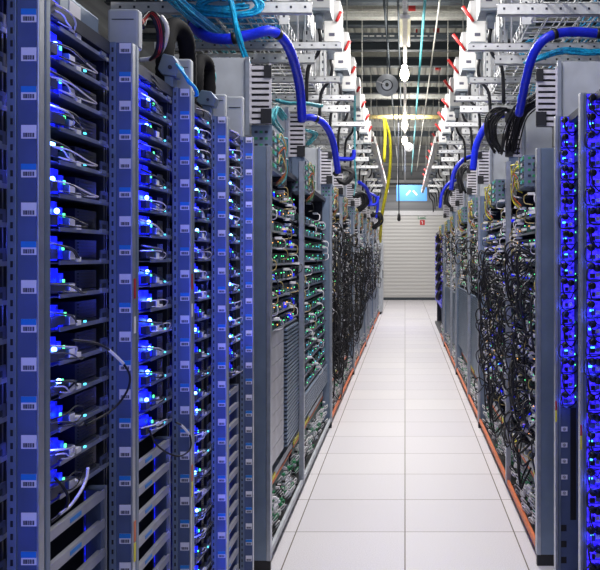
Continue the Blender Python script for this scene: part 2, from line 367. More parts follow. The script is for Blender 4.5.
# ------------------------------------------------------------------ blue compute racks (left row, close to the camera)
def compute_rack(idx, s, Y, L, kmin, u0, label, tape=True):
    t = thing('server_rack', label, 'server rack', (s*.65, Y, 0), 'blue lit compute racks of the left row')
    H = EYE+.508
    frame(t, s, L, H)
    # camera side of the far post: plate with bar code labels
    y = L-.035
    b = MB().box(s*.001, s*.040, y, y+.02, .06, H, 'plate')
    b.box(s*.036, s*.052, y-.006, y+.01, .06, H, 'steel_blue')
    holes_strip(b, s, .041, .046, y-.006, .08, H-.02)
    pl = b.build('label_plate', t, bevel=.0015)
    for k in range(-21, 8):
        z = Z0+k*PITCH+.018
        if z < .09: continue
        put('barcode_label', label_mesh(k % 2 == 0), pl, (s*.0155, y, z))
    MB().box(s*-.002, s*.004, y+.0, L-.012, .05, H, 'galv').build('edge_channel', t, bevel=.0015)
    MB().box(s*-.001, s*.03, -.004, .016, .05, H, 'steel_blue').build('near_post', t, bevel=.002)
    if tape:
        for zt, hh, m in ((EYE-.078, .048, 'red'), (EYE-.165, .04, 'label'), (EYE-.66, .05, 'orange'), (EYE-.71, .045, 'yellow')):
            MB().box(s*(-.003), s*(-.0022), L-.026, L-.013, zt-hh/2, zt+hh/2, m).build('tape_marker', t)
    df = .055
    for k in range(kmin, 8):
        z = Z0+k*PITCH
        def tm():
            b = MB()
            b.box(s*(df+.002), s*.62, .012, L-.034, 0, .0022, 'tray')
            b.box(s*df, s*(df+.003), u0+.03, L-.034, -.002, .0065, 'galv')
            # folded ear with cut outs at the far end
            b.box(s*df, s*(df+.003), L-.085, L-.038, .0065, .030, 'tray').box(s*(df-.001), s*df, L-.074, L-.052, .010, .021, 'black')
            b.box(s*(df-.004), s*(df+.002), L-.090, L-.060, .002, .010, 'galv')
            b.box(s*(df+.02), s*.5, u0+.085, L-.06, .0022, .010, 'dark')
            return b.mesh('server_tray')
        tr = put('server_tray', cached(('tray', s, L, u0), tm), t, (0, 0, z))
        def dm():
            b = MB().box(s*(df+.022), s*.22, u0+.16, L-.055, .012, .052, 'drive')
            for q in range(5): b.box(s*(df+.020), s*(df+.022), u0+.175, L-.075, .016+q*.007, .0185+q*.007, 'black')
            return b.mesh('drive_box')
        put('drive_box', cached(('drv', s, L, u0), dm), tr)
        def gm():
            return MB().box(s*(df+.012), s*.10, u0-.10, u0+.045, .006, .056, 'blueglow').box(s*(df+.008), s*.02+s*df, u0+.045, u0+.062, .01, .045, 'blueglow').mesh('blue_glow_panel')
        if R.random() < .93: put('blue_glow_panel', cached(('glow', s, u0), gm), tr, (0, R.uniform(-.012, .01), R.uniform(-.004, .004)))
        def cm(v):
            b = MB().box(s*(df-.002), s*(df+.03), u0+.068, u0+.098, .008, .028, 'tray').box(s*(df-.004), s*(df-.002), u0+.070, u0+.096, .009, .026, 'label')
            b.box(s*(df-.002), s*(df+.012), u0+.11, u0+.135, .004, .014, 'label')
            return b.mesh('connector')
        def xm(v):
            b = MB().box(s*(df-.003), s*(df+.012), u0-.02, u0+.012, .010, .030, 'dark')
            if v: b.box(s*(df+.0), s*(df+.02), u0+.005, u0+.055, .012, .03, 'dark')
            return b.mesh('clip_block')
        v = R.randrange(2)
        put('connector', cached(('con', s, u0), lambda: cm(0)), tr); put('clip_block', cached(('clp', s, u0, v), lambda: xm(v)), tr)
        if k % 2 == 0: led_glow(tr, (s*(df-.012), u0-.02, .045), .26)
        if R.random() < .6:
            put('power_led', cached(('bl', s), lambda: MB().ball((0, 0, 0), .006, 'blueled').mesh('power_led')), tr, (s*(df+.004), u0+R.uniform(.0, .035), .036+R.uniform(-.006, .006)))
        put('status_led', cached(('gl', s), lambda: MB().box(-.0015, .0015, -.003, .003, -.004, .004, 'greenled').mesh('status_led')), tr, (s*(df+.004), u0+.05+R.uniform(-.01, .02), .032))
        if R.random() < .5:
            put('status_led', cached(('cl', s), lambda: MB().box(-.002, .002, -.004, .004, -.002, .002, 'cyanled').mesh('status_led')), tr, (s*(df-.004), u0+.15, .010))
        for c in range(R.choice((1, 2, 2, 3))):
            v = R.randrange(8); rr = random.Random(v*31+idx)
            e = rr.uniform(.06, .19); h = rr.uniform(-.025, .02); o = rr.uniform(.004, .026)
            pts = [(df+.01, u0-.03, .03), (df-o, u0+.02, .03+h*.3), (df-o*1.3, u0+e*.6, .028+h), (df-o, u0+e, .02+h*.6), (df-o*.8, u0+e*.75, .008), (df, u0+.03, .012)]
            if v % 3 == 0: pts = [(df+.01, u0-.03, .045), (df-o, u0+.03, .035), (df-o*.7, u0+.08, .028), (df-.002, u0+e*.9, .012)]
            put('patch_cable', cable_mesh(('pc', s, idx, v), s, ('rubber', 'fin', 'rubber', 'dark', 'cablewhite', 'rubber', 'fin', 'dark')[v], pts, .0016 if v % 3 else .0022), tr, (0, R.uniform(-.01, .01), 0))
    # blanking slats under the trays
    k = kmin-1; n = 0
    while Z0+k*PITCH > .08:
        z = Z0+k*PITCH-.004
        put('blanking_slat', cached(('slat', s, L), lambda: MB().box(s*df, s*(df+.012), .02, L-.06, 0, .021, 'slat').box(s*(df-.0008), s*df, .24, .30, .006, .015, 'labelblue').mesh('blanking_slat')), t, (0, 0, z)); k -= 1; n += 1
    if n:
        MB().box(s*(df+.004), s*(df+.045), L-.075, L-.034, .06, Z0+(kmin-1)*PITCH+.02, 'plate').build('inner_cover', t)
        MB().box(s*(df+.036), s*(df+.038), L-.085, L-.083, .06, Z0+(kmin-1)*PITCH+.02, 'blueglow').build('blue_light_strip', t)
    return t

compute_rack(0, -1, 1.00, .49, -21, .16, 'blue lit compute rack cut by the left frame edge, beside the nearest labelled post', False)
compute_rack(1, -1, 1.49, .50, -7, .16, 'blue lit compute rack nearest the camera with bright blue lamps and long loose cable')
compute_rack(2, -1, 1.99, .53, -7, .26, 'second blue lit compute rack, with bare slats in its lower half')
compute_rack(3, -1, 2.52, .50, -21, .255, 'third blue lit compute rack, filled with trays down to the floor', False)
compute_rack(4, -1, 3.02, .52, -7, .30, 'fourth blue lit compute rack, narrow strip before the dark end panel', False)

# ------------------------------------------------------------------ cable loops shared by many racks
def loop_mesh(s, v):
    rr = random.Random(500+v)
    out = rr.uniform(.03, .11); dz = rr.uniform(-.12, .06); w_ = rr.uniform(.08, .15)*rr.choice((-1, 1)); ln = rr.uniform(.06, .14)
    pts = [(.03, 0, 0), (-out*.6, w_*.2, ln*.5), (-out, w_*.5, dz*.4), (-out*.7, w_*.9, dz-ln), (-out*.1, w_, dz-ln*.6), (.03, w_*1.1, dz)]
    r = rr.choice((.0040, .0050, .0062))
    return cable_mesh(('loop', s, v), s, 'rubber', pts, r)
def wisp_mesh(s, v):                          # plugs with a short tail
    def f():
        rr = random.Random(900+v)
        b = MB(); m = ('label', 'cablewhite', 'white', 'galv')[v % 4]
        b.box(s*(-.016), s*.02, -.016, .016, -.007, .007, m)
        b.tube(smooth([(s*.0, 0, 0), (s*-.03, rr.uniform(-.02, .02), -.01), (s*-.03, rr.uniform(-.04, .04), -.05), (s*.01, rr.uniform(-.05, .05), -.06)], 4), .003, ('rubber', 'cablewhite', 'brown')[v % 3], 5)
        return b.mesh('plug')
    return cached(('wisp', s, v), f)
def net_tray_mesh(s, L, d, tone, v):
    def f():
        rr = random.Random(40+v); b = MB()
        b.box(s*d, s*.6, .04, L-.05, 0, .003, 'tray').box(s*(d-.004), s*d, .04, L-.05, -.003, .008, 'galv' if tone != 'teal' else 'tray')
        b.box(s*(d+.02), s*.45, .05, L-.06, .008, .062, 'drive' if tone == 'blue' else 'dark')
        u = .08
        while u < L-.1:
            m = rr.choice({'blue': ['board', 'steel_blue', 'black', 'blueglow'], 'teal': ['board', 'aqua', 'steel_blue', 'black', 'black'], 'mix': ['board', 'black', 'white', 'steel_blue', 'cablewhite']}[tone])
            if tone == 'blue' and s > 0 and rr.random() < .45: b.box(s*(d-.014), s*d, u, u+.040, .022, .036, 'white')
            wd = rr.uniform(.02, .05); b.box(s*(d+.004), s*(d+.02), u, u+wd, .01, rr.uniform(.025, .055), m); u += wd+rr.uniform(.01, .05)
        return b.mesh('network_tray')
    return cached(('nt', s, L, d, tone, v), f)

def rail_and_jumble(t, s, L, side_m):
    MB().box(s*.004, s*.02, .02, L-.02, .055, .085, side_m).build('floor_rail', t)
    MB().box(s*.075, s*.11, .02, L-.03, .29, .33, 'panelgrey').box(s*.070, s*.075, .03, L*.45, .297, .322, 'yellow').box(s*.070, s*.075, .03, L-.05, .278, .290, 'orange').build('striped_rail', t)
    rr = random.Random(int(L*100)); b = MB()
    for i in range(150):
        u = rr.uniform(.05, L-.08); z = rr.uniform(.09, .25); d = .03+rr.uniform(0, .05)
        m = rr.choice(('white', 'white', 'label', 'galv', 'green', 'cablewhite', 'black'))
        if rr.random() < .5: b.box(s*d, s*(d+.02), u, u+.016, z, z+.012, m)
        else: b.tube(smooth([(s*d, u, z), (s*(d-.02), u+.02, z+.02), (s*(d-.02), u+.04, z), (s*d, u+.03, z-.02)], 3), .0032, m, 5)
    b.box(s*.09, s*.12, .04, L-.05, .085, .28, 'board')
    o = b.build('plug_jumble', t); o['kind'] = 'stuff'

def patch_panel(t, s, u, z0, z1, wd, tone):
    # angled patch field, facing the aisle and the camera
    b = MB().box(s*.0, s*.10, u, u+wd, z0, z1, 'steel_blue')
    n = 0; z = z0+.02
    while z < z1-.02:
        for c in range(5):
            a = u+.02+c*wd/5.4
            b.box(s*-.004, s*.0, a, a+wd/8, z, z+.018, ('green', 'aqua', 'dark', 'fin')[(n*2+c) % 4])
        for c in range(3): b.box(s*(.02+c*.025), s*(.035+c*.025), u-.002, u, z, z+.012, ('green', 'dark')[(n+c) % 2])
        z += .032; n += 1
    b.build('patch_panel', t)
    MB().box(s*.004, s*.09, u+wd+.01, u+wd+.20, z0-.03, z1-.03, 'black').build('splice_box', t)
    for i in range(7):
        v = i % 5; rr = random.Random(70+v)
        pts = [(-.002, 0, 0), (-.02, .03, .012), (-.03, .08, -.02), (-.012, .12, -.09), (.03, .10, -.13)]
        pts = [(d+rr.uniform(-.01, .01), q+rr.uniform(-.02, .03), z+rr.uniform(-.02, .02)) for d, q, z in pts]
        put('jumper_cable', cable_mesh(('jc', s, v, tone), s, (tone, 'brown', tone, 'cablewhite', 'orange')[v] if tone != 'rubber' else 'rubber', pts, .004), t, (0, u+wd*rr.uniform(.3, .9), z1-.02-i*.022))

def end_panel(t, s, m='steel_blue'):
    # tall plate closing a group of racks towards the camera, with louvre and blind plate above
    H = EYE+.53
    MB().box(s*.002, s*.095, -.030, -.004, .055, H, m).build('end_panel', t, bevel=.002)
    MB().box(s*-.004, s*.016, -.034, .02, .055, H, 'galv').build('edge_channel', t, bevel=.002)
    MB().box(s*-.002, s*.10, -.028, -.002, .0, .055, 'black').build('kick_block', t)
def louvre(t, s, u, z0, z1, wd=.10, plate=.25, inner=False):
    b = MB(); n = 10; h = (z1-z0)/n
    b.box(s*-.004, s*.006, u-.012, u, z0, z1, 'fin').box(s*(wd-.008), s*wd, u-.012, u, z0, z1, 'fin')
    for i in range(n): b.box(s*.006, s*(wd-.008), u-.012, u-.002, z0+i*h, z0+i*h+h*.58, 'fin')
    b.box(s*.002, s*(wd-.004), u+.02, u+.025, z0, z1, 'black')
    b.build('louvre', t)
    MB().box(s*-.006, s*.03, u-.02, u-.012, z1-.07, z1-.01, 'black').build('bracket', t)
    MB().box(s*-.006, s*.045, u-.022, u-.012, z0, z0+.07, 'black').build('bracket', t)
    if plate:
        MB().box(s*(wd+.02), s*(wd+plate), u-.004, u+.0, z0-.06, z1+.03, 'panelgrey').box(s*wd, s*(wd+.02), u-.02, u, z0-.06, z1+.03, 'galv').build('blind_plate', t, bevel=.001)

def loops(t, s, L, n, z0, z1, seed, umin=.06):
    rr = random.Random(seed)
    for i in range(n):
        put('patch_cable', loop_mesh(s, rr.randrange(24)), t, (s*.03, rr.uniform(.17, L-.19), rr.uniform(z0, z1)))
def plugs(t, s, L, n, z0, z1, seed):
    rr = random.Random(seed)
    for i in range(n):
        z = z0+(z1-z0)*(i+.5)/n
        put('plug', wisp_mesh(s, rr.randrange(12)), t, (s*.035, rr.uniform(.06, L-.08), z))

def network_rack(s, Y, L, label, tone='mix', ztray=(.9, 2.0), pitch=.088, ends=False, grille=None, nl=0, lz=(.3, 1.5), npl=20, pz=(.9, 1.9), rail='orange', leds=4, pan='yellow', seed=1, fillers=False, post=True, group=None):
    t = thing('network_rack', label, 'server rack', (s*.65, Y, 0), group)
    H = EYE+.51
    frame(t, s, L, H, setback=.08)
    if ends: end_panel(t, s)
    elif post: MB().box(s*.0, s*.033, -.004, .03, .05, H+.10, 'galv').build('near_post', t, bevel=.002)
    louvre(t, s, .02 if not ends else 0, EYE+.64, EYE+.93, plate=.42 if ends and Y < 5 else .2)
    if not ends:
        MB().box(s*.02, s*.08, .014, .02, EYE+.50, EYE+.64, 'steel_blue').build('riser', t)
    z = ztray[0]; v = 0; zt = ztray[1]
    big = 1.0
    rr = random.Random(seed*7+3)
    while z < zt:
        tr = put('network_tray', net_tray_mesh(s, L, .045, tone, v % 5), t, (0, 0, z))
        for q in range(leds):
            key = rr.choice(('greenled', 'greenled', 'cyanled' if tone == 'teal' else 'orangeled'))
            put('status_led', cached(('sl', key), lambda: MB().box(-.002, .002, -.0045, .0045, -.0025, .0025, key).mesh('status_led')), tr, (s*.040, L*.12+(L*.8)*q/leds+rr.uniform(0, .08), rr.uniform(.02, .05)))
        z += pitch; v += 1
    if zt < EYE+.45: patch_panel(t, s, .035 if s < 0 else (.42 if L < 1.5 else .60), EYE+(.42 if s < 0 else .38), EYE+(.64 if s < 0 else .55), .33 if L < 1.5 or s < 0 else .55, pan)
    if grille:
        g0, g1 = grille
        b = MB(); u1 = L*.58
        zz = g0
        if fillers:
            while zz < g1-.02:
                put('filler_panel', cached(('fp', s, L), lambda: MB().box(s*.045, s*.055, .04, u1-.03, 0, .084, 'slat').mesh('filler_panel')), t, (0, 0, zz)); zz += .088
        n = 0
        while g0+n*.023 < g1-.01: 
            b.box(s*.03, s*.05, u1 if fillers else .05, L-.035, g0+n*.023, g0+n*.023+.012, 'steel_blue'); n += 1
        b.box(s*.055, s*.06, u1 if fillers else .05, L-.035, g0, g1, 'black')
        b.build('grille', t)
    rail_and_jumble(t, s, L, rail)
    if npl: plugs(t, s, L, npl, pz[0], pz[1], seed+11)
    if nl: loops(t, s, L, nl, lz[0], lz[1], seed+5)
    return t

# left row beyond the dark end panel
E = EYE
network_rack(-1, 3.98, 1.31, 'rack behind the tall dark end panel on the left, green lights above pale filler panels', 'blue', (E-.40, E+.33), ends=True, grille=(.42, E-.41), npl=26, pz=(E-.35, E+.4), rail='panelgrey', leds=8, pan='aqua', seed=2, fillers=True)
network_rack(-1, 5.29, 1.98, 'left rack with teal trays and lower grille, before the second dark end panel', 'teal', (E-.92, E+.30), ends=False, grille=(.42, E-.93), npl=26, pz=(E-.9, E+.4), rail='panelgrey', leds=8, pan='green', seed=3, fillers=False)
network_rack(-1, 7.29, 1.26, 'left rack draped in black cable loops, behind the second dark end panel', 'mix', (E-.45, E+.30), ends=True, nl=95, lz=(.42, E+.25), npl=30, pz=(E-.6, E+.45), leds=5, pan='brown', seed=4)
network_rack(-1, 8.55, 1.98, 'left rack of dense black cable loops with orange rail at its foot', 'mix', (E-.45, E+.30), nl=95, lz=(.42, E+.25), npl=40, pz=(E-.9, E+.45), leds=4, pan='brown', seed=5)
network_rack(-1, 10.55, 1.26, 'left rack with black loops behind the third grey end panel', 'mix', (E-.45, E+.30), ends=True, nl=60, lz=(.6, E+.1), npl=40, pz=(E-.9, E+.45), leds=4, pan='brown', seed=6, grille=(.2, .6))
network_rack(-1, 11.81, 1.98, 'left rack of black loops just short of the fourth end panel', 'mix', (E-.45, E+.30), nl=50, lz=(.7, E+.2), npl=40, pz=(E-.9, E+.45), leds=4, pan='brown', seed=7, grille=(.2, .7))
network_rack(-1, 13.81, 1.30, 'left far rack behind the fourth end panel, short white plugs', 'mix', (E-.45, E+.30), ends=True, nl=30, lz=(.8, E+.2), npl=40, pz=(E-.7, E+.45), leds=3, pan='brown', seed=8, grille=(.1, .85))
network_rack(-1, 15.11, 1.95, 'left far rack between the fourth and fifth end panels', 'mix', (E-.45, E+.30), nl=30, lz=(.8, E+.2), npl=40, pz=(E-.7, E+.45), leds=3, pan='brown', seed=9, grille=(.1, .85))
network_rack(-1, 17.08, 2.2, 'left far rack behind the fifth end panel', 'mix', (E-.45, E+.30), ends=True, nl=20, lz=(.9, E+.3), npl=40, pz=(E-.7, E+.45), leds=3, pan='brown', seed=10, grille=(.1, .85))
network_rack(-1, 19.3, 1.95, 'farthest open rack of the left row, before the closed grey cabinet', 'mix', (E-.45, E+.30), nl=20, lz=(.9, E+.3), npl=40, pz=(E-.7, E+.45), leds=3, pan='brown', seed=11, grille=(.1, .85))
t = thing('closed_cabinet', 'tall closed blue-grey cabinet at the far end of the left row', 'cabinet', (-.60, 21.4, 0))
MB().box(0, -.9, 0, 1.1, .06, 1.93, 'panelgrey').build('body', t, bevel=.01)
MB().box(.012, 0, .05, 1.05, .12, 1.88, 'panelgrey').build('door', t, bevel=.004)
MB().box(.03, .012, .12, .15, .95, 1.15, 'black').build('handle', t)
MB().box(-.02, -.88, .03, 1.07, 0, .06, 'black').build('plinth', t)

# right row beyond the blue racks
network_rack(1, 4.06, 1.23, 'right rack behind the tall grey end panel, white plugs and heavy black cable loops', 'blue', (.50, E+.30), ends=True, nl=85, lz=(.42, E+.02), npl=70, pz=(.4, E+.35), leds=6, pan='yellow', seed=12)
network_rack(1, 5.29, 1.98, 'right rack with black loops bulging into the aisle above an orange foot rail', 'blue', (.50, E+.30), nl=90, lz=(.40, E+.06), npl=80, pz=(.5, E+.40), leds=6, pan='yellow', seed=13)
network_rack(1, 7.29, 1.26, 'right rack behind the second grey end panel, green lights over a grille', 'mix', (E-.35, E+.30), ends=True, nl=14, lz=(E-.2, E+.2), npl=30, pz=(E-.3, E+.45), leds=6, pan='yellow', seed=14, grille=(.40, E-.38))
network_rack(1, 8.55, 1.98, 'right rack with green and white plugs over a grille, before the third end panel', 'mix', (E-.35, E+.30), nl=8, lz=(E-.1, E+.3), npl=44, pz=(E-.35, E+.45), leds=6, pan='yellow', seed=15, grille=(.40, E-.38))
network_rack(1, 10.55, 1.26, 'right rack behind the third end panel, rows of small plugs', 'mix', (E-.45, E+.30), ends=True, nl=6, lz=(E-.1, E+.3), npl=44, pz=(E-.45, E+.45), leds=5, pan='yellow', seed=16, grille=(.3, E-.48))
network_rack(1, 11.81, 1.98, 'right far rack with rows of plugs before the fourth end panel', 'mix', (E-.45, E+.30), nl=6, lz=(E-.1, E+.3), npl=44, pz=(E-.45, E+.45), leds=5, pan='yellow', seed=17, grille=(.3, E-.48))
network_rack(1, 13.81, 1.5, 'right far rack behind the fourth end panel with grey front post', 'mix', (E-.45, E+.30), ends=True, nl=6, lz=(E-.1, E+.3), npl=44, pz=(E-.45, E+.45), leds=4, pan='yellow', seed=18, grille=(.3, E-.48))
def far_blue_rack():
    s = 1; Y = 15.35; L = 3.3
    t = thing('server_rack', 'blue lit rack with round black cable bundles at the far end of the right row', 'server rack', (.65, Y, 0))
    frame(t, s, L, EYE+.51)
    k = -14
    while k < 7:
        z = Z0+k*PITCH
        put('blue_glow_panel', cached(('fbm', L), lambda: MB().box(.03, .08, .05, L-.05, .0, .044, 'bluefar').box(.02, .03, .05, L-.05, .047, .055, 'galv').mesh('blue_glow_panel')), t, (0, 0, z)); k += 1
    for i in range(7):
        z = EYE+.34-i*.18
        p = [(.03, .05, .05), (-.01, .02, .05), (-.035, .06, -.02), (-.03, .16, -.06), (.0, .22, -.05), (.03, .2, 0)]
        put('cable_bundle', cached('fbb', lambda: MB().tube(smooth(p, 4), .042, 'rubber', 9).mesh('cable_bundle')), t, (0, .03, z))
    return t
far_blue_rack()

# ------------------------------------------------------------------ blue racks at the right frame edge
def power_rack(Y, L, label, kmin, kmax, top, rings, seed):
    s = 1; rr = random.Random(seed)
    t = thing('server_rack', label, 'server rack', (.65, Y, 0), 'blue lit racks at the right edge')
    frame(t, s, L, top)
    y = L-.03
    b = MB().box(.018, .125, y, y+.02, .06, top, 'plate')
    for k in range(-21, kmin):
        z = Z0+k*PITCH
        if z > .1: b.box(.020, .044, y-.0008, y, z, z+.028, 'black') if not (rings and k > kmin-8) else b.box(.060, .085, y-.0008, y, z-.02, z+.05, 'black')
    pl = b.build('back_plate', t, bevel=.0015)
    MB().box(-.006, .006, y-.012, L-.004, .05, top, 'galv').build('edge_channel', t, bevel=.0015)
    MB().box(.008, .016, y-.008, y, .05, top, 'steel_blue').build('slim_rail', t)
    MB().box(-.007, .0, y-.0135, y-.012, EYE-.66, EYE-.62, 'red').build('tape_marker', t)
    MB().box(-.007, .0, y-.0135, y-.012, EYE-.71, EYE-.66, 'yellow').build('tape_marker', t)
    for k in range(kmin, kmax):
        z = Z0+k*PITCH
        def gm(v):
            q = random.Random(v); b = MB()
            b.box(.020, .074, y-.010, y-.001, .0, .062, 'plateglow')  # glowing panel imitates blue light falling on the plate
            b.box(.026+q.uniform(0, .01), .046, y-.022, y-.010, .004, .020, 'black')
            b.box(.05, .064, y-.018, y-.010, .008, .022, ('cablewhite', 'steel_blue')[v % 2])
            b.box(.088, .108, y-.014, y-.001, .006, .05, ('black', 'steel_blue', 'dark')[v % 3])
            return b.mesh('blue_glow_panel')
        if k % 3 == 0: led_glow(pl, (.035, y-.06, z), .10)
        v = rr.randrange(6)
        m = put('blue_glow_panel', cached(('pgm', L, v), lambda: gm(v)), pl, (0, 0, z))
        put('round_plug', cached('rplug', lambda: MB().tube([(0, 0, 0), (0, -.020, 0), (0, -.026, 0), (0, -.027, 0)], .012, 'rubber', 12, radii=[.0135, .0135, .009, .004]).mesh('round_plug')), pl, (.034+rr.uniform(-.004, .004), y-.012, z+.045+rr.uniform(-.004, .004)))
        put('round_plug', CACHE['rplug'], pl, (.056+rr.uniform(-.004, .004), y-.012, z+.040+rr.uniform(-.004, .004))) if rr.random() < .35 else None
        put('status_led', cached('rpl', lambda: MB().box(-.0015, .0015, -.002, 0, -.003, .003, 'greenled').mesh('status_led')), pl, (.080+rr.uniform(-.002, .003), y-.004, z+rr.uniform(0, .05)))
        if rr.random() < .35: put('status_led', cached('rpc', lambda: MB().box(-.007, .007, -.002, 0, -.004, .004, 'cyanled').mesh('status_led')), pl, (.030+rr.uniform(0, .01), y-.0105, z+.022))
        for c in range(2):
            v = rr.randrange(6); q = random.Random(v+60)
            pts = [(.035, -.028, .045), (.035-q.uniform(.005, .03), -.05, .05), (.02+q.uniform(-.02, .02), -.055, .0), (.05, -.05, -.02+q.uniform(-.02, .02)), (.075, -.02, .0), (.09, 0, .01)]
            put('patch_cable', cached(('ppc', v), lambda: MB().tube(smooth(pts, 5), .0028 if v % 3 else .002, ('rubber', 'rubber', 'dark')[v % 3], 6).mesh('patch_cable')), pl, (rr.uniform(-.006, .008), y, z))
    if rings:
        for i in range(5):
            z = EYE+(VY-(429+i*16))*(Y+y)/F-.010
            def lm():
                b = MB().box(-.0135, .0135, -.002, 0, 0, .020, 'label')
                for q in range(14):
                    a0 = 2*math.pi*q/14; a1 = 2*math.pi*(q+1)/14
                    b.prism([(.0065*math.cos(a0), .010+.0065*math.sin(a0)), (.0065*math.cos(a1), .010+.0065*math.sin(a1)), (.0048*math.cos(a1), .010+.0048*math.sin(a1)), (.0048*math.cos(a0), .010+.0048*math.sin(a0))], -.003, -.002, 'ink')
                return b.box(-.0022, .0022, -.003, -.002, .008, .012, 'ink').mesh('ring_label')
            put('ring_label', cached('ring', lm), pl, (.034, y, z))
    return t
power_rack(3.06, .50, 'narrow blue lit rack on the right with five ringed white labels lower down', -9, 9, EYE+.60, True, 3)
power_rack(2.56, .50, 'blue lit rack cut by the right frame edge, plugs down its whole height', -21, 9, EYE+.60, False, 4)

# ------------------------------------------------------------------ things above the near left racks
for i, (Y, x0, x1, z0, z1) in enumerate(((2.01, -.728, -.652, .508, .605), (2.54, -.712, -.662, .508, .610), (3.04, -.722, -.664, .508, .60), (3.50, -.76, -.69, .505, .68))):
    t = thing('junction_box', ('grey steel box standing on the first labelled post, left of the red banded cables', 'grey steel box on the rack top beside the bright cyan cables', 'grey steel box behind the second black duct', 'tall grey steel box left of the louvred plate')[i], 'box', ((x0+x1)/2, Y, EYE+z0), 'grey boxes on the left rack tops')
    wd = (x1-x0)/2; h = z1-z0
    MB().box(-wd, wd, 0, .035, 0, h, 'panelgrey').build('body', t, bevel=.006)
    MB().box(-wd*.7, wd*.7, -.002, 0, h*.72, h*.74, 'steel_dark').build('seam', t)
    MB().box(-wd, wd, -.012, 0, -.012, .0, 'galv').build('foot', t)
def hexbox(px, py, Y, wd, h, lab):
    p = at(px, py, Y); t = thing('angled_bracket', lab, 'bracket', (p.x, Y, EYE+.508), 'angled brackets on the left rack tops')
    z = p.z-EYE-.508
    MB().prism([(-wd, z-h*.3), (-wd*.5, z+h), (wd*.5, z+h*.8), (wd, z), (wd*.75, z-h), (-wd*.6, z-h*.8)][::-1], 0, .05, 'steel_blue').build('plate', t, bevel=.003)
    MB().tube([(wd*.2, -.004, z-h*.2), (wd*.2, .0, z-h*.2)], h*.18, 'dark', 10).build('bolt', t)
    MB().box(-wd*.4, wd*.4, .01, .05, 0, z, 'steel_blue').build('stand', t)
hexbox(168, 65, 2.45, .032, .035, 'grey angled bracket left of the cyan cables on the rack top')
hexbox(206, 98, 2.95, .036, .030, 'grey angled bracket under the second black duct')
t = thing('power_supply', 'grey power supply with white sticker lying on the nearest blue rack', 'power supply', (-.73, 1.70, EYE+.510))
MB().box(-.06, .015, 0, .22, 0, .045, 'steel_blue').build('body', t, bevel=.004)
MB().box(.015, .0158, .05, .11, .008, .036, 'label').build('sticker', t)
MB().tube([(-.02, .06, .045), (-.02, .06, .065)], .022, 'black', 16).build('fan_hub', t)
def tubes(name, label, cat, pts, r, m, group=None, seg=8, n=6):
    return tag(MB().tube(smooth(pts, n), r, m, seg).build(name), label, cat, group)
# ribbed black ducts
for i, (P, r) in enumerate((([(164, 94, 2.6), (165, 60, 2.6), (168, 33, 2.65), (176, 27, 2.7), (185, 37, 2.75), (188, 62, 2.8), (188, 105, 2.8)], .030), ([(197, 122, 3.15), (197, 80, 3.15), (199, 62, 3.2), (206, 62, 3.25), (209, 74, 3.3), (210, 128, 3.3)], .026))):
    pts = smooth([at(*q) for q in P], 10)
    b = MB().tube(pts, r, 'duct', 12, radii=[r*(1 if k % 2 else .93) for k in range(len(pts))])
    tag(b.build('flexible_duct'), ('large black ribbed duct arching behind the white hose', 'smaller black ribbed duct arching left of the louvred plate')[i], 'duct', 'black ducts on the left rack tops')
for i in range(7):
    m = 'red' if i in (3, 5) else 'rubber'
    o = 1.7*i
    pts = [at(143-.3*o, 22-.6*o+6, 2.25), at(148+.2*o, 16-.4*o, 2.3), at(154+.5*o, 20-.2*o, 2.3), at(158+.5*o, 35, 2.32), at(156+.5*o, 52, 2.35), at(150, 60, 2.4)]
    tubes('power_cable', ('%s red cable in the arch of black power cables' % {3: 'left', 5: 'right'}[i]) if m == 'red' else 'black power cable arching over the second rack top, %s from the left' % ORD[i].replace('nearest', 'first'), 'cable', pts, .0045, m, 'arched power cables over the second rack', 8)
tubes('white_hose', 'white hose arching over the left rack top beside the black cables', 'hose', [at(161, 16, 2.4), at(166, 24, 2.4), at(167, 35, 2.4), at(162, 50, 2.4), at(152, 58, 2.4), at(140, 60, 2.42)], .0065, 'white')
for i in range(5):
    tubes('fibre_cable', 'cyan fibre cable spilling over the angled bracket, %s strand from the left' % ORD[i].replace('nearest', 'first'), 'cable', [at(176+i*1.5, 64+i, 2.42), at(184+i, 74+i*2, 2.40), at(191+i, 83+i, 2.40), at(196+i*.5, 92+i*.6, 2.42), at(195, 96, 2.46)], .0035, 'cyan', 'cyan cables spilling over the bracket', 6)
for i in range(3):
    tubes('fibre_cable', '%s pale teal cable out from the large black duct' % ORD[i].replace('nearest', 'first'), 'cable', [at(178, 24, 2.9), at(186+i*1.2, 38+i, 2.9), at(190+i*1.2, 50, 2.9), at(190+i*1.2, 66, 2.9), at(190+i*1.2, 111, 2.9)], .0035, 'aqua', 'teal cables beside the large duct', 6)
    tubes('fibre_cable', '%s pale teal cable out from the smaller black duct' % ORD[i].replace('nearest', 'first'), 'cable', [at(198, 62, 3.4), at(208+i*1.2, 67, 3.4), at(213+i*1.2, 76, 3.4), at(211+i*1.2, 92, 3.4), at(210+i*1.2, 132, 3.4)], .004, 'aqua', 'teal cables round the smaller duct', 6)
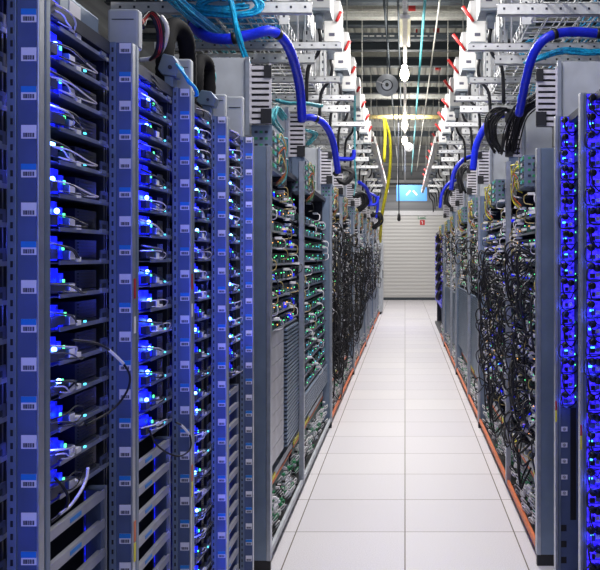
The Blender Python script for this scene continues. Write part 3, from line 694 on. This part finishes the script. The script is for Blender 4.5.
# loose cables hanging out of the near racks
t = thing('loose_cable', 'long black cable with white sleeve drooping across the second labelled post', 'cable', (0, 0, 0))
P = [(72, 340, 1.70), (95, 343, 1.78), (112, 352, 1.83), (125, 366, 1.86), (130, 378, 1.88), (126, 393, 1.88), (112, 410, 1.85), (86, 425, 1.78)]
MB().tube(smooth([at(*q) for q in P], 8), .0026, 'rubber', 8).build('cord', t)
MB().tube(smooth([at(*q) for q in ((109, 350, 1.822), (116, 356.3, 1.84), (123.5, 363.7, 1.857))], 4), .0036, 'label', 8).build('sleeve', t)
t = thing('loose_cable', 'black cable with white sleeve looping over the third labelled post', 'cable', (0, 0, 0))
P = [(149, 430, 2.22), (156, 444, 2.25), (168, 453, 2.3), (180, 456, 2.34), (190, 449, 2.38), (190, 436, 2.38), (182, 426, 2.34), (175, 422, 2.3)]
MB().tube(smooth([at(*q) for q in P], 8), .0026, 'rubber', 8).build('cord', t)
MB().tube(smooth([at(*q) for q in ((181, 425, 2.335), (185, 429, 2.35), (189, 434, 2.375))], 4), .0036, 'label', 8).build('sleeve', t)
t = thing('loose_cable', 'white sleeved cable hanging below the lowest tray of the nearest rack', 'cable', (0, 0, 0))
P = [(55, 478, 1.6), (63, 487, 1.62), (68, 497, 1.62), (66, 508, 1.62), (58, 516, 1.6), (50, 522, 1.58)]
MB().tube(smooth([at(*q) for q in P], 8), .003, 'rubber', 8).build('cord', t)
P = [(88, 468, 1.72), (86, 480, 1.70), (79, 494, 1.66), (70, 506, 1.63), (60, 514, 1.6)]
MB().tube(smooth([at(*q) for q in P], 8), .0032, 'cablewhite', 8).build('cord', t)

# ------------------------------------------------------------------ thick blue conduits
def conduit(P, r, lab, ties=()):
    t = thing('blue_conduit', lab, 'conduit', (0, 0, 0), 'thick blue conduits')
    pts = smooth([at(*q) for q in P], 10)
    MB().tube(pts, r, 'conduit', 14).build('hose', t)
    for k in ties:
        i = max(1, min(len(pts)-2, int(k*len(pts)))); c = pts[i]; d = (pts[i+1]-pts[i-1]).normalized()
        MB().tube([c-d*.012, c+d*.012], r*1.08, 'black', 14).build('cable_tie', t)
conduit([(191, 16, 4.5), (195, 28, 4.35), (208, 37, 4.25), (228, 39, 4.2), (250, 35, 4.2), (270, 31, 4.2), (284, 40, 4.3), (294, 62, 4.5), (300, 90, 4.75), (302, 120, 4.9)], .027, 'large blue conduit arching over the left louvred plate', (.08, .37, .61))
conduit([(302, 118, 6.2), (314, 118, 6.2), (325, 125, 6.3), (333, 142, 6.5), (338, 172, 6.7)], .026, 'second blue conduit of the left row, bending down beside the first', (.3,))
conduit([(334, 158, 8.6), (345, 159, 8.6), (353, 158, 8.6), (354, 150, 8.6)], .022, 'short blue conduit elbow lying left to right on the left row', ())
conduit([(359, 182, 9.6), (366, 188, 9.8), (370, 198, 10), (371, 206, 10)], .02, 'small blue conduit bend left of the yellow ducts', ())
conduit([(362, 204, 12), (372, 205, 12), (377, 203, 12), (378, 196, 12)], .022, 'small blue conduit elbow lying beside the yellow ducts', ())
conduit([(368, 193, 13), (375, 196, 13), (378, 204, 13), (376, 218, 13)], .022, 'farthest blue conduit bend of the left row', ())
conduit([(612, 35, 4.6), (580, 32, 4.6), (560, 33, 4.6), (545, 39, 4.6), (534, 53, 4.65), (527, 75, 4.75), (519, 114, 5.0)], .026, 'large blue conduit arching down over the right louvred plate', (.08, .38))
conduit([(506, 113, 7.0), (494, 118, 7.0), (484, 129, 7.0), (476, 147, 7.05), (473, 170, 7.1)], .030, 'second blue conduit of the right row curving down to a rack', ())
conduit([(490, 154, 10), (474, 156, 9.9), (462, 161, 9.8), (454, 173, 9.8), (451, 190, 9.8)], .026, 'third blue conduit of the right row', ())
conduit([(456, 180, 12.5), (448, 184, 12.5), (442, 194, 12.5), (440, 208, 12.5)], .024, 'fourth and farthest blue conduit of the right row', ())
for i, yy in enumerate((.0, 1.1)):
    for c, q in enumerate(([(384, 118, 12), (385, 134, 12), (384, 160, 12)], [(385, 119, 12), (390, 140, 12.2), (389, 175, 12.6), (382, 212, 13), (380, 240, 13.5)])):
        pts = [at(x+.5*i, y+2*i, Y+yy) for x, y, Y in q]
        tubes('yellow_duct', ('short', 'long')[c]+' yellow fibre duct hanging left of the aisle, '+('in front', 'just behind')[i], 'duct', pts, .020, 'yellow', 'yellow fibre ducts', 8)

# ------------------------------------------------------------------ overhead wire mesh trays with cyan cables
def mesh_tray(s, x0, x1, y0, y1, z, lab):
    t = thing('wire_mesh_tray', lab, 'cable tray', (s*(x0+x1)/2, y0, z))
    cx = (x0+x1)/2; b = MB(); n = int((x1-x0)/.085)
    for i in range(n+1):
        x = s*(x0+(x1-x0)*i/n-cx); b.tube([(x, 0, 0), (x, y1-y0, 0)], .0050, 'zinc', 5)
    for h in (.05, .10):
        for e in (x0, x1): b.tube([(s*(e-cx), 0, h), (s*(e-cx), y1-y0, h)], .0050, 'zinc', 5)
    y = 0
    while y < y1-y0:
        b.tube([(s*(x0-cx), y, .10), (s*(x0-cx), y, -.003), (s*(x1-cx), y, -.003), (s*(x1-cx), y, .10)], .0050, 'zinc', 4); y += .12
    b.build('wire_basket', t)
    return t
for s, nm in ((-1, 'left'), (1, 'right')):
    mesh_tray(s, .73, 1.35, 1.2 if s < 0 else 3.2, 19, EYE+1.36, 'lower wire mesh cable tray running above the %s racks' % nm)
    mesh_tray(s, .95, 1.55, 3.5, 19, EYE+1.75, 'upper wire mesh cable tray above the %s racks' % nm)
def bundle(s, x0, x1, y0, y1, z, n, m, lab, seed, name='cyan_cable_bundle'):
    rr = random.Random(seed); b = MB()
    for i in range(n):
        x = rr.uniform(x0, x1); zz = z+rr.uniform(.006, .05); pts = []; y = y0
        while y < y1: pts.append((s*(x+rr.uniform(-.05, .05)), y, zz+rr.uniform(0, .02))); y += .45
        b.tube(smooth(pts, 3), .0055, m, 5)
    o = b.build(name); o['kind'] = 'stuff'; return tag(o, lab, 'cables')
bundle(-1, .80, 1.32, 1.3, 5.6, EYE+1.36, 110, 'cyan', 'dense bright cyan fibre cables lying in the left mesh tray', 1)
bundle(-1, 1.12, 1.32, 5.5, 11, EYE+1.36, 10, 'aqua', 'thin layer of teal cables farther along the left mesh tray', 3)
bundle(1, 1.05, 1.32, 3.4, 9, EYE+1.36, 14, 'cyan', 'cyan fibre cables lying in the right mesh tray', 2)
def drop(P, n, m, lab, r=.0055, spread=3, seed=0):
    rr = random.Random(seed); b = MB()
    for i in range(n):
        dx = rr.uniform(-spread, spread); dy = rr.uniform(-spread, spread)
        b.tube(smooth([at(x+dx+rr.uniform(-1, 1), y+dy*.7, Y+rr.uniform(-.02, .02)) for x, y, Y in P], 5), r, m, 5)
    o = b.build('cable_bundle'); o['kind'] = 'stuff'; return tag(o, lab, 'cables')
drop([(228, -14, 4.0), (233, 10, 4.0), (239, 36, 4.05), (246, 58, 4.15), (252, 74, 4.25)], 7, 'cyan', 'cyan cable strand tied to the large blue conduit and dropping to the louvred plate', .006, 2.2, 5)
drop([(190, 6, 4.26), (205, 12, 4.22), (230, 15, 4.2), (252, 13, 4.2), (260, 5, 4.2), (248, -5, 4.2), (215, -2, 4.2), (200, 6, 4.2), (222, 9, 4.2), (246, 6, 4.2)], 16, 'cyan', 'tangled coil of cyan cable lying on the left mesh tray', .006, 4, 6)
drop([(168, -6, 3.6), (185, 10, 3.9), (205, 26, 4.3), (228, 44, 4.9)], 14, 'cyan', 'diagonal ribbon of cyan cables seen through the left tray', .006, 6, 7)
drop([(620, 50, 5.0), (590, 52, 5.0), (565, 50, 5.0), (545, 56, 5.1), (528, 62, 5.2)], 10, 'cyan', 'twisted cyan cables crossing behind the large right conduit', .008, 4, 8)
drop([(545, 36, 5.6), (530, 42, 5.6), (522, 50, 5.6), (526, 60, 5.5)], 6, 'cyan', 'small loop of cyan cable left of the large right conduit', .006, 3, 9)
drop([(600, 68, 5.2), (575, 66, 5.3), (560, 74, 5.4)], 8, 'aqua', 'teal cables above the right blind plate', .008, 3, 10)
drop([(524, 92, 5.3), (520, 100, 5.3), (522, 110, 5.3)], 6, 'cyan', 'short cyan tuft behind the lower end of the large right conduit', .008, 3, 11)
drop([(278, 100, 5.2), (290, 103, 5.2), (305, 103, 5.2), (322, 106, 5.3)], 7, 'aqua', 'teal cables crossing right of the left louvred plate', .008, 2, 12)
drop([(283, 118, 4.7), (276, 108, 4.6), (272, 120, 4.5), (280, 132, 4.7)], 9, 'aqua', 'teal cable knot beside the left louvred plate', .006, 4, 13)
drop([(308, 130, 6.2), (316, 134, 6.3), (308, 144, 6.3)], 6, 'aqua', 'teal cable tuft below the second left conduit', .006, 3, 14)
drop([(353, 75, 9), (354, 100, 9), (354, 162, 9), (355, 180, 9), (354, 196, 9)], 3, 'aqua', 'thin teal strand hanging beside the left conduits', .005, .6, 15)
# black bundles on rack tops
for i, (P, n, r, lab, sp) in enumerate((
    ([(536, 98, 5.0), (520, 112, 5.1), (512, 135, 5.2), (508, 150, 5.3)], 34, .0045, 'thick black cable bundle falling left of the right louvred plate', 8),
    ([(512, 112, 6.0), (500, 112, 6.0), (492, 122, 6.0), (492, 138, 6.0), (499, 150, 6.0)], 26, .006, 'black cable bundle arching over the second right conduit', 6),
    ([(470, 168, 8.8), (463, 168, 8.8), (460, 178, 8.8), (463, 192, 8.8)], 9, .012, 'black cable bundle beside the third right conduit', 2.5),
    ([(455, 188, 11), (449, 190, 11), (446, 200, 11), (450, 206, 11)], 8, .014, 'black cable bundle near the fourth right conduit', 2),
    ([(334, 174, 8.2), (343, 168, 8.2), (352, 172, 8.2), (346, 182, 8.2), (338, 180, 8.2)], 10, .012, 'black cable knot on the left row behind the second louvre', 3),
    ([(356, 196, 10), (363, 194, 10), (366, 203, 10), (360, 210, 10)], 9, .014, 'black cable coil on the left row below the blue bends', 2.5),
    ([(372, 216, 13), (379, 214, 13), (380, 222, 13), (374, 228, 13)], 7, .018, 'farthest black cable coil on the left row', 1.5))):
    drop(P, n, 'rubber', lab, r, sp, 30+i)

# ------------------------------------------------------------------ overhead strut brackets
def strut(s, Y, xin, z, wd, i, nm):
    t = thing('strut_bracket', '%s pale perforated strut from the camera over the %s rack row' % (ORD[i], nm), 'bracket', (s*xin, Y, z), 'perforated struts over the %s row' % nm)
    b = MB().box(0, s*(1.55-xin), 0, .003, 0, wd, 'zinc').box(0, s*(1.55-xin), 0, .04, 0, .003, 'zinc').box(0, s*(1.55-xin), 0, .04, wd-.003, wd, 'zinc')
    x = .03
    while x < 1.5-xin:
        b.box(s*x, s*(x+.012), -.001, .0, wd*.42, wd*.62, 'dark'); x += .075
    b.build('channel', t)
    MB().tube([(s*(.665-xin), .02, wd), (s*(.665-xin), .02, .85)], .006, 'zinc', 6).build('threaded_rod', t)
    MB().tube([(s*(1.43-xin), .02, wd), (s*(1.43-xin), .02, .95)], .006, 'zinc', 6).build('threaded_rod', t)
ys = [4.33, 5.08, 5.45, 6.05, 6.75, 7.3, 8.1, 8.6, 9.4, 10.2, 11.1, 12, 13, 14, 15.2, 16.5]
for s, nm in ((-1, 'left'), (1, 'right')):
    for i, Y in enumerate(ys):
        strut(s, Y+(.03 if s > 0 else 0), (.49, .39, .60, .48, .42)[i % 5], EYE+1.28, .062 if i % 5 in (0, 2) else .045, i, nm)

# ------------------------------------------------------------------ busways and tap-off boxes
for s, nm in ((-1, 'left'), (1, 'right')):
    t = thing('busway', 'long pale power busway running over the %s rack row' % nm, 'busway', (s*.60, 4.5, EYE+1.98), 'power busways')
    MB().box(-.035, .035, 0, 19, 0, .11, 'zinc').box(-.045, .045, 0, 19, .04, .055, 'galv').build('rail', t)
    for y in (1, 4, 7, 10, 13, 16, 18.5): MB().tube([(0, y, .11), (0, y, 1.85)], .006, 'pipe', 6).build('hanger_rod', t)
    t = thing('support_channel', 'deep white channel rail at the aisle edge above the %s racks' % nm, 'rail', (s*.46, 12.5, EYE+1.72), 'white channel rails')
    b = MB().box(-.012, .012, 0, 10, 0, .10, 'boxwhite').box(s*.012, s*.05, 0, 10, 0, .008, 'boxwhite').box(s*.012, s*.05, 0, 10, .092, .10, 'boxwhite')
    b.build('channel', t)
    for q in range(8):
        MB().box(-s*.012, -s*.020, .5+q*1.17+.2*(q % 3), .56+q*1.17+.2*(q % 3), .02, .06, 'red').build('red_clip', t)
    Y = 5.55
    for i in range(15):
        big = i % 2 == 0
        g = 'tap-off boxes of the %s busway' % nm
        t = thing('tap_off_box', '%s white tap-off box with red lever from the camera on the %s busway' % (ORD[i], nm), 'power box', (s*.57, Y, EYE+1.66), g)
        wd = .065; h = .34
        MB().box(-wd, wd, 0, .26, .015, h, 'boxwhite').build('housing', t, bevel=.006)
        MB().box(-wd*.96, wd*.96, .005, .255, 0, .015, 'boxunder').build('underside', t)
        MB().box(-.025, .02, -.002, 0, .06, .085, 'ink').build('rating_label', t)
        a0 = Vector((-s*wd*.5, -.012, h*.50)); lk = R.uniform(.55, 1.05); a1 = a0+Vector((-s*(.117 if s > 0 else .05)*lk, -.01, (.15 if s > 0 else .09)*lk))
        MB().tube([a0, a0+(a1-a0)*.25, a1], .012, 'red', 6, radii=[.010, .014, .016]).build('lever', t)
        MB().tube([(s*.02, .1, 0), (s*.02, .1, -.05), (s*.02, .1, -.052), (s*.02, .1, -.10)], .03, 'boxunder', 12, radii=[.034, .034, .024, .024]).build('plug', t)
        MB().tube(smooth([(s*.02, .1, -.10), (s*.01, .1, -.17), (s*.03, .12, -.26), (s*.10, .14, -.36), (s*.115, .15, -.6)], 6), .013, 'rubber', 8).build('cable', t)
        if i % 2 == 0:
            t = thing('breaker_cabinet', '%s large white breaker cabinet from the camera above the %s row' % (ORD[i//2], nm), 'power box', (s*.80, Y+.2, EYE+1.62), 'large breaker cabinets above the %s row' % nm)
            MB().box(-.12, .12, 0, .4, .02, .56, 'boxwhite').build('housing', t, bevel=.008)
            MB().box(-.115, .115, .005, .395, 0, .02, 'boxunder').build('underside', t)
            MB().box(-.09, .09, -.008, 0, .08, .50, 'white').build('door', t, bevel=.003)
        Y += .88+.02*i
# vertical drop plates between busway and racks
for s, nm in ((-1, 'left'), (1, 'right')):
    for i, Y in enumerate((4.75, 5.85, 7.0, 8.2, 9.6, 11.2)):
        t = thing('hanger_plate', '%s pale slotted hanger plate from the camera above the %s row' % (ORD[i], nm), 'bracket', (s*.70, Y, EYE+1.34), 'slotted hanger plates above the %s row' % nm)
        b = MB().box(-.03, .03, 0, .006, 0, .62, 'zinc').box(-.03, -.026, 0, .03, 0, .62, 'zinc')
        for q in range(9): b.box(-.006, .006, -.001, 0, .04+q*.065, .065+q*.065, 'dark')
        b.build('plate', t)
print('objects', len(S.objects))
